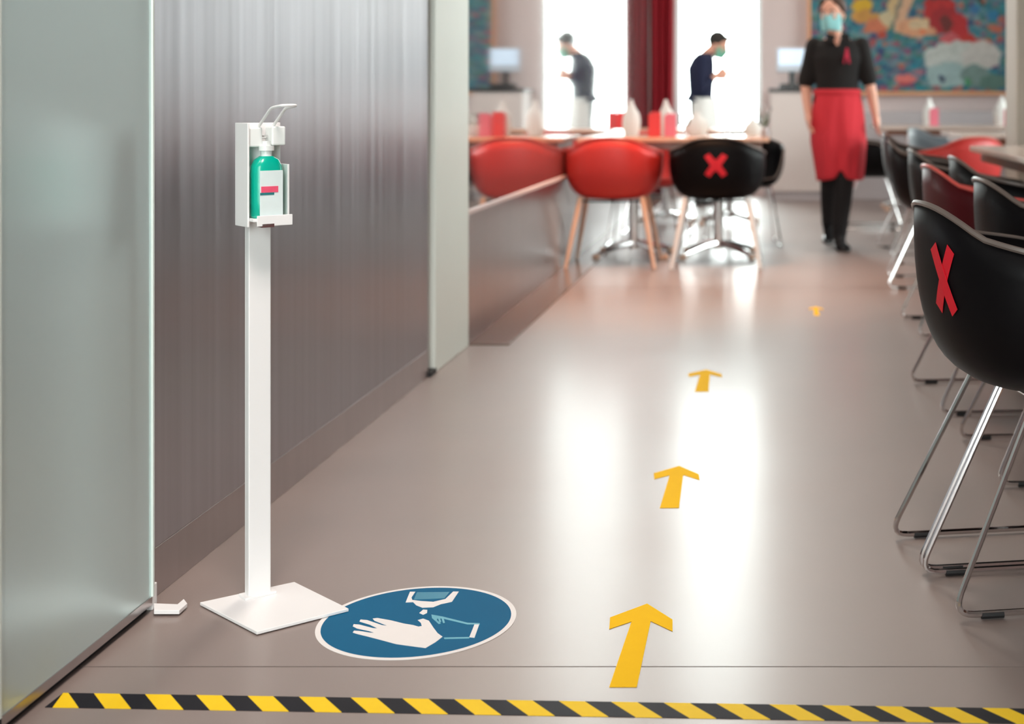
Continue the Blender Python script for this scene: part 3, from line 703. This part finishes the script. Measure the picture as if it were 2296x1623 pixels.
# waitress walking towards the camera
def waitress():
    Y0 = 9.4; X0 = PX(1877, 0, Y0).x
    r = thing('person', 'waitress in black polo shirt, red apron and blue mask walking down the aisle', 'person', (X0, Y0, 0))
    Q = lambda x, y, dy=0: V((PX(x, y, Y0+dy).x-X0, dy, PX(x, y, Y0+dy).z))
    hc = V((-.035, -.03, 1.60)); R = head_mtx(-.42, .10)
    shL, shR = V((-.158, .01, 1.385)), V((.168, .0, 1.385))
    elL, elR = Q(1806, 190, .04), Q(1950, 186, .0)
    wrL, wrR = Q(1812, 255, -.06), Q(1964, 262, -.04)
    hipL, hipR = V((-.085, 0, .90)), V((.085, 0, .90))
    knL, knR = Q(1861, 405, .08), Q(1893, 405, -.12)
    anL, anR = Q(1858, 522, .42), Q(1882, 545, -.10)
    anL.z, anR.z = .12, .09
    torso = [(.0, .0, .84, .150, .105), (0, 0, .92, .165, .115), (0, 0, 1.0, .150, .105), (0, 0, 1.10, .128, .095), (0, 0, 1.2, .138, .10), (0, -.005, 1.30, .155, .108), (0, 0, 1.38, .150, .085), (0, .0, 1.425, .10, .065), (0, 0, 1.45, .058, .055)]
    bm = bmesh.new()
    loft(bm, [(V((x, y, z)), V((a, 0, 0)), V((0, b, 0))) for x, y, z, a, b in torso], 24)
    capsule(bm, [V((0, .0, 1.42)), V((-.015, -.01, 1.50)), hc+V((.005, .01, -.03))], [.056, .052, .052])
    add_head(bm, hc, R)
    for sh, el, wr, sd in ((shL, elL, wrL, (0, -1, 0)), (shR, elR, wrR, (0, -1, 0))):
        capsule(bm, [sh, (sh+el)/2, el, (el*.6+wr*.4), wr], [.050, .044, .038, .036, .025]); hd = (wr-el).normalized()
        hand(bm, wr, (hd+V((0, -.1, -.5))).normalized(), sd, .6)
    for hp, kn, an in ((hipL, knL, anL), (hipR, knR, anR)):
        capsule(bm, [hp, (hp+kn)/2, kn, kn*.65+an*.35, an], [.085, .075, .055, .052, .036])
        capsule(bm, [an+V((0, .02, -.03)), V((an.x, an.y-.12, .035))], [.032, .028])
    body = voxel('body', bm, M_skin, r, .0055, 3)
    face_bits(r, body, hc, R, M_hair, M_mask, True)
    # polo shirt
    bm = bmesh.new()
    loft(bm, [(V((x, y, z)), V((a+.016, 0, 0)), V((0, b+.014, 0))) for x, y, z, a, b in [(0, 0, .99, .158, .112), (0, 0, 1.06, .148, .11)]+torso[3:8]], 24)
    for sh, el in ((shL, elL), (shR, elR)): capsule(bm, [sh, sh*.45+el*.55, sh*.12+el*.88], [.058, .058, .062])
    capsule(bm, [V((0, 0, 1.40)), V((0, .005, 1.452))], [.070, .066])
    o = voxel('polo_shirt', bm, M_shirt, r, .007, 4)
    bm = bmesh.new()
    for s in (-1, 1): prism(bm, [(s*.012, 0), (s*.075, .02), (s*.082, -.035), (s*.04, -.06)], 0, .006)
    mt = Matrix.Translation((0, -.095, 1.445)) @ Matrix.Rotation(math.radians(62), 4, 'X')
    bmesh.ops.transform(bm, matrix=mt, verts=bm.verts); obj('collar', bm, M_shirt, o)
    bm = bmesh.new(); capsule(bm, [V((-.012, -.052, 1.47)), V((-.008, -.075, 1.43)), V((-.004, -.093, 1.39))], [.040, .030, .012], 12); obj('neck_opening', bm, M_skin, r, smooth=True)
    # V of skin is a patch added over the shirt; emblem on the chest
    c = Q(1898, 124, -.132)
    bm = bmesh.new(); pts = [(-.022, -.055), (-.004, .05), (.010, .05), (.026, -.055), (.012, -.055), (.006, -.02), (-.008, -.02), (-.012, -.055)]
    prism(bm, pts, -.006, .006, 0); bmesh.ops.transform(bm, matrix=Matrix.Translation(c) @ Matrix.Rotation(PI/2, 4, 'X'), verts=bm.verts)
    e = obj('chest_emblem', bm, mat('emblem_red', srgb(205, 40, 75), rough=.7), o); e['label'] = 'small red and grey emblem'
    # red wrap apron
    bm = bmesh.new(); n, rows = 72, 22; g = []
    for j in range(rows+1):
        t = j/rows; row = []
        for i in range(n):
            a = 2*PI*i/n
            zb = .475+.055*math.exp(-((math.cos(a)-.02)/.16)**2)*(1 if math.sin(a) < 0 else 0)+.02*math.sin(a*3)*.5
            z = 1.075+(zb-1.075)*t
            rx = .158+.032*math.sin(min(1, t*1.7)*PI/2)-.03*max(0, t-.6)/.4; ry = .122+.045*math.sin(min(1, t*1.5)*PI/2)+.02*t
            f = 1+.035*t*math.sin(a*9+t*2)+.02*t*math.sin(a*5+1)+.012*math.sin(a*14+t*9)
            y = math.sin(a)*ry*f
            if math.sin(a) < 0: y += .03*t*math.exp(-(math.cos(a)/.18)**2)
            x = math.cos(a)*rx*f-.0*t
            row.append(bm.verts.new((x+.012*t, y-.02*t, z)))
        g.append(row)
    for j in range(rows):
        for i in range(n): bm.faces.new((g[j][i], g[j][(i+1) % n], g[j+1][(i+1) % n], g[j+1][i]))
    ap = obj('apron', bm, M_apron, r, smooth=True, angle=None); s = ap.modifiers.new('s', 'SOLIDIFY'); s.thickness = .004
    bm = bmesh.new(); loft(bm, [(V((0, 0, 1.045)), V((.166, 0, 0)), V((0, .130, 0))), (V((0, 0, 1.085)), V((.163, 0, 0)), V((0, .127, 0)))], 40, close=False)
    w = obj('waistband', bm, M_apron, ap, smooth=True); s = w.modifiers.new('s', 'SOLIDIFY'); s.thickness = .004
    # trousers
    bm = bmesh.new(); loft(bm, [(V((0, 0, z)), V((a, 0, 0)), V((0, b, 0))) for z, a, b in ((.80, .15, .11), (.92, .172, .12), (1.0, .152, .11))], 24)
    for hp, kn, an in ((hipL, knL, anL), (hipR, knR, anR)): capsule(bm, [hp, (hp+kn)/2, kn, kn*.6+an*.4, an+V((0, 0, .01))], [.090, .084, .068, .064, .050])
    voxel('trousers', bm, M_trous, r, .007, 3)
    for an in (anL, anR):
        b = bmesh.new(); capsule(b, [an+V((0, .0, .07)), an+V((0, .0, -.01)), V((an.x, an.y-.13, .038))], [.047, .044, .036]); obj('sock', b, M_trous, r, smooth=True)
    shoe('shoe', M_blk, (anL.x, anL.y, 0), (-.05, -1, 0), r); shoe('shoe', M_blk, (anR.x, anR.y, 0), (.22, -1, 0), r)
    return r
waitress()

# waiter bent over his phone, in profile facing right
def waiter():
    Y0 = 13.4; X0 = PX(1578, 0, Y0).x
    r = thing('person', 'man in navy jacket and green mask looking down at his hands by the window', 'person', (X0, Y0, 0))
    Q = lambda x, y, dy=0: V((PX(x, y, Y0+dy).x-X0, dy, PX(x, y, Y0+dy).z))
    hc = Q(1611, 102); R = head_mtx(PI/2-.25, .45)
    pel = Q(1574, 245); ch = Q(1572, 150); nk = Q(1588, 126)
    rings = [(V((pel.x, 0, .88)), .105, .15), (V((pel.x, 0, .97)), .115, .16), (V((pel.x-.01, 0, 1.08)), .10, .135), (V((ch.x-.0, 0, 1.22)), .11, .15), (V((ch.x+.0, 0, 1.33)), .115, .17), (V((ch.x+.02, 0, 1.42)), .09, .165), (V((ch.x+.045, 0, 1.465)), .06, .08)]
    shs = [V((ch.x+.01, s*.175, 1.40)) for s in (-1, 1)]
    els = [V((ch.x+.0, s*.21, 1.13)) for s in (-1, 1)]
    wrs = [Q(1604, 172, -.08), Q(1606, 168, .06)]
    bm = bmesh.new()
    loft(bm, [(c, V((a, 0, 0)), V((0, b, 0))) for c, a, b in rings], 24)
    capsule(bm, [V((ch.x+.04, 0, 1.44)), V((nk.x+.03, 0, 1.50)), hc+V((-.02, 0, -.02))], [.06, .056, .056])
    add_head(bm, hc, R)
    for sh, el, wr in zip(shs, els, wrs):
        capsule(bm, [sh, (sh+el)/2, el, el*.5+wr*.5, wr], [.055, .048, .042, .038, .028]); hand(bm, wr, (1, 0, .15), (0, 0, 1), .9)
    hips = [V((pel.x, s*.09, .90)) for s in (-1, 1)]; kns = [V((pel.x+.03, s*.10, .48)) for s in (-1, 1)]; ans = [V((pel.x+.0, s*.11, .09)) for s in (-1, 1)]
    for h, k, a in zip(hips, kns, ans): capsule(bm, [h, (h+k)/2, k, k*.6+a*.4, a], [.09, .08, .06, .055, .038])
    body = voxel('body', bm, M_skin, r, .0065, 3)
    face_bits(r, body, hc, R, M_hairb, M_maskg, False)
    bm = bmesh.new()
    loft(bm, [(V((pel.x-.03, 0, 1.0)), V((.145, 0, 0)), V((0, .18, 0)))]+[(c, V((a+.018, 0, 0)), V((0, b+.016, 0))) for c, a, b in rings[2:6]]+[(V((ch.x+.04, 0, 1.475)), V((.072, 0, 0)), V((0, .09, 0)))], 24)
    for sh, el, wr in zip(shs, els, wrs): capsule(bm, [sh, (sh+el)/2, el, el*.35+wr*.65], [.068, .062, .056, .044])
    voxel('jacket', bm, M_navy, r, .008, 3)
    bm = bmesh.new()
    loft(bm, [(V((pel.x, 0, .86)), V((.115, 0, 0)), V((0, .155, 0))), (V((pel.x, 0, 1.0)), V((.12, 0, 0)), V((0, .165, 0)))], 24)
    for h, k, a in zip(hips, kns, ans): capsule(bm, [h, (h+k)/2, k, k*.5+a*.5, a], [.098, .088, .07, .062, .052])
    voxel('trousers', bm, M_trous, r, .008, 3)
    # white waist apron
    bm = bmesh.new(); n = 40; g = []
    for j in range(13):
        t = j/12; row = []
        for i in range(n+1):
            a = -2.2+4.4*i/n; f = 1+.03*t*math.sin(a*8)
            row.append(bm.verts.new((pel.x+math.cos(a)*(.135+.05*t)*f, math.sin(a)*(.18+.03*t)*f, 1.04-.52*t)))
        g.append(row)
    for j in range(12):
        for i in range(n): bm.faces.new((g[j][i], g[j][i+1], g[j+1][i+1], g[j+1][i]))
    o = obj('apron', bm, M_linen, r, smooth=True, angle=None); s = o.modifiers.new('s', 'SOLIDIFY'); s.thickness = .004
    for a in ans: shoe('shoe', M_blk, (a.x, a.y, 0), (1, 0, 0), r)
    pc = Q(1618, 160)
    ph = obj('phone', bx((-.006, -.036, -.07), (.006, .036, .07)), M_blk, None, bev=.003, loc=(X0+pc.x-.004, Y0-.01, pc.z)); ph.rotation_euler = (0, .7, 0)
    tag(ph, 'dark phone held in the hands of the man by the window', 'phone')
waiter()

# ------------------------------------------------------------------ sanitiser stand
SX, SY = FL(578, 1342).x, FL(578, 1342).y
st = thing('sanitizer_stand', 'white metal hand sanitizer stand with square foot plate and slim post', 'stand', (SX, SY, 0))
cs = [FL(x, y, .008) for x, y in ((448, 1350), (660, 1304), (782, 1364), (576, 1416))]
bm = bmesh.new(); prism(bm, [(p.x-SX, p.y-SY) for p in cs], .002, .008); obj('base_plate', bm, M_white, st, bev=.001)
PH = math.radians(42)
Rp = Matrix.Rotation(PH, 4, 'Z')                 # local -Y (front) turned towards +X
obj('post', bx((-.0225, -.011, .008), (.0225, .011, .79), Rp), M_white, st, bev=.002)
obj('post_foot', bx((-.032, -.018, .008), (.032, .018, .013), Rp), M_white, st, bev=.001)
bp = obj('mounting_plate', bx((-.037, -.016, .755), (.040, -.0112, .958), Rp), M_white, st, bev=.001)
bm = bmesh.new()
box(bm, (-.041, -.052, .753), (-.037, .012, .958), Rp)
hs = obj('side_plate', bm, M_white, st, bev=.0008)
obj('side_plate', bx((.037, -.058, .768), (.041, -.0165, .875), Rp), M_white, st, bev=.0008)
obj('bottle_shelf', bx((-.0365, -.070, .764), (.0365, -.0165, .770), Rp), M_white, st, bev=.001)
obj('shelf_lip', bx((-.030, -.0735, .755), (.041, -.0703, .776), Rp), M_white, st, bev=.001)
obj('drip_slot', bx((-.02, -.0735, .7525), (.004, -.05, .7595), Rp), mat('slot_brown', srgb(92, 60, 60), rough=.6), st)
ph_ = obj('pump_head', bx((-.036, -.045, .910), (-.008, -.0165, .949), Rp), M_whiteplastic, st, bev=.003)
obj('pump_head', bx((.008, -.052, .913), (.036, -.0165, .951), Rp), M_whiteplastic, st, bev=.003)
obj('pump_axle', tube(bmesh.new(), [Rp @ V((-.03, -.03, .93)), Rp @ V((.03, -.03, .93))], .004, 8), M_chrome, st, smooth=True)
lv = bmesh.new()
def lp(x, y, z): return Rp @ V((x, y, z))
tube(lv, arc_path([lp(-.013, -.025, .944), lp(-.013, -.100, .988), lp(-.013, -.155, .993), lp(.016, -.155, .993), lp(.016, -.100, .988), lp(.016, -.025, .944)], .012, 4), .0030, 8)
obj('elbow_lever', lv, M_white, st, smooth=True)
# bottle standing in the holder
bo = thing('sanitizer_bottle', 'teal sanitizer bottle with white label held in the white stand', 'bottle', (SX, SY, .770))
def BR(x, y, z): return Rp @ V((x, y, z))
bm = bmesh.new(); prof = [(.0, .027, .020), (.004, .030, .0225), (.03, .030, .0225), (.088, .030, .0225), (.102, .0285, .0215), (.115, .022, .018), (.122, .012, .012)]
loft(bm, [(BR(0, -.043, z), BR(a, 0, 0), BR(0, b, 0)) for z, a, b in prof], 24, power=3.2); b1 = obj('bottle_body', bm, M_teal, bo, smooth=True)
bm = bmesh.new(); loft(bm, [(BR(0, -.043, z), BR(a, 0, 0), BR(0, a, 0)) for z, a in ((.120, .011), (.132, .011), (.133, .015), (.142, .015), (.143, .009), (.152, .008))], 18)
obj('cap', bm, M_whiteplastic, bo, smooth=True)
lb = obj('label', bx((-.022, -.0672, .004), (.024, -.0655, .094), Rp), M_label, bo, bev=.0005)
obj('label_band', bx((-.020, -.0682, .051), (.014, -.0673, .063), Rp), M_pink, lb); 
obj('label_band', bx((-.022, -.0680, .046), (.006, -.0673, .0505), Rp), mat('label_dark', srgb(40, 120, 125), rough=.5), lb)

# ------------------------------------------------------------------ floor markings
sg = thing('floor_sign', 'round blue floor sticker with white hand washing pictogram and white border', 'sign', (FL(936, 1392).x, FL(936, 1392).y, 0))
sc_c = V((sg.location.x, sg.location.y, 0)); RAD = .1875
def circ(r, n=96): return [(r*math.cos(2*PI*k/n), r*math.sin(2*PI*k/n)) for k in range(n)]
obj('border', prism(bmesh.new(), circ(RAD), .0003, .0010), M_signwhite, sg)
obj('blue_disc', prism(bmesh.new(), circ(RAD-.010), .0011, .0014), M_blue, sg)
def zp(pts):                                   # points read in the detail view of the sticker
    return [(FL(400+x/2.87, 1250+y/2.87) - sc_c).xy for x, y in pts]
hnd = [(1700, 515), (1655, 550), (1590, 588), (1500, 576), (1400, 562), (1300, 535), (1215, 513), (1150, 497), (1122, 488), (1130, 476), (1165, 478), (1235, 489), (1262, 490), (1225, 478), (1150, 462), (1122, 448), (1128, 434), (1165, 437), (1250, 459), (1282, 462), (1230, 437), (1165, 417), (1172, 404), (1215, 408), (1310, 440), (1345, 445), (1262, 412), (1250, 398), (1280, 394), (1370, 410), (1450, 430), (1510, 440), (1545, 450), (1566, 446), (1560, 425), (1540, 408), (1575, 398), (1612, 412), (1640, 455), (1668, 492)]
obj('hand_pictogram', prism(bmesh.new(), zp(hnd), .0015, .0019), M_signwhite, sg)
disp = [(1490, 225), (1525, 225), (1500, 262), (1505, 278), (1560, 285), (1640, 290), (1718, 272), (1768, 224), (1805, 224), (1760, 290), (1715, 300), (1690, 305), (1640, 325), (1570, 328), (1530, 312), (1510, 292), (1462, 294)]
obj('dispenser_pictogram', prism(bmesh.new(), zp(disp), .0015, .0019), M_signwhite, sg)
obj('dispenser_window', prism(bmesh.new(), zp([(1535, 228), (1745, 226), (1712, 268), (1515, 276)]), .0015, .0018), mat('mid_blue_print', srgb(40, 130, 160), rough=.4), sg)
obj('drop_pictogram', prism(bmesh.new(), zp([(1550, 362), (1575, 340), (1602, 342), (1600, 362), (1575, 374)]), .0015, .0019), M_signwhite, sg)
obj('cuff_outline', prism(bmesh.new(), zp([(1628, 372), (1700, 385), (1860, 425), (1938, 428), (1940, 436), (1860, 436), (1700, 398), (1650, 400), (1690, 428), (1676, 434), (1632, 395)]), .0015, .0019), M_blue2, sg)
obj('cuff_edge', prism(bmesh.new(), zp([(1905, 436), (1936, 436), (1905, 522), (1872, 518)]), .0015, .0019), M_signwhite, sg)
obj('cuff_outline', prism(bmesh.new(), zp([(1708, 520), (1872, 517), (1872, 526), (1712, 530)]), .0015, .0019), M_blue2, sg)
sw = bmesh.new(); 
for k in range(3):
    a = zp([(1640+26*k, 376+10*k), (1655+26*k, 378+10*k), (1668+24*k, 415+6*k), (1655+24*k, 418+6*k)]); prism(sw, a, .0020, .0022)
obj('swirl', sw, M_blue2, sg)
# arrows
apx = [(1451, 1354), (1508, 1390), (1508, 1416), (1459, 1393), (1428, 1541), (1366, 1541), (1416, 1394), (1366, 1411), (1368, 1385)]
a0 = FL(1451, 1354); bm = bmesh.new(); prism(bm, [(FL(*p)-a0).xy for p in apx], .0003, .0011)
ar = obj('floor_arrow', bm, M_yellow, None, loc=a0); ga = 'yellow arrows leading along the aisle'
tag(ar, 'nearest and largest yellow arrow on the floor, beside the blue sticker', 'arrow', ga)
for (x, y, lab, rz) in ((1523, 1045, 'second yellow floor arrow along the aisle', .02), (1584, 829, 'third yellow floor arrow, small and pale in the glare', .02), (1829, 688, 'farthest yellow floor arrow, in front of the waitress', 0)):
    c = ar.copy(); C.objects.link(c); p = FL(x, y); c.location = p; c.rotation_euler = (0, 0, rz); c['label'] = lab
    if y < 700: c.scale = (.55, .7, 1)
# hazard tape
tp = thing('hazard_tape', 'yellow and black striped hazard tape laid across the floor', 'tape', (0, 0, 0))
A, B = FL(110, 1570), FL(2296, 1606); A.x = -1.195
d = (B-A).normalized(); nrm = V((-d.y, d.x, 0)); L = 3.0; w = .0275
tp.location = A
bm = bmesh.new(); per = .0878; sl = .048
k = -1
x = -.02
def strip_poly(u0, u1, c0=0., c1=L):
    pts = [(u0, w), (u1, w), (u1+sl, -w), (u0+sl, -w)]           # slants right towards the camera
    pts = [(min(max(p, c0), c1), q) for p, q in pts]
    return [V((d.x*p+nrm.x*q, d.y*p+nrm.y*q)) for p, q in pts]
i = 0; u = .009-.0439-.0878
while u < L:
    for half, nm in ((0, 'yellow_stripe'), (1, 'black_stripe')):
        u0 = u+half*per/2; u1 = u0+per/2
        if u1+sl > .01 and u0 < L-.06:
            po = strip_poly(u0, u1)
            q = bmesh.new(); prism(q, po, .0002, .0009)
            obj(nm, q, M_hazy if half == 0 else M_hazb, tp)
    u += per
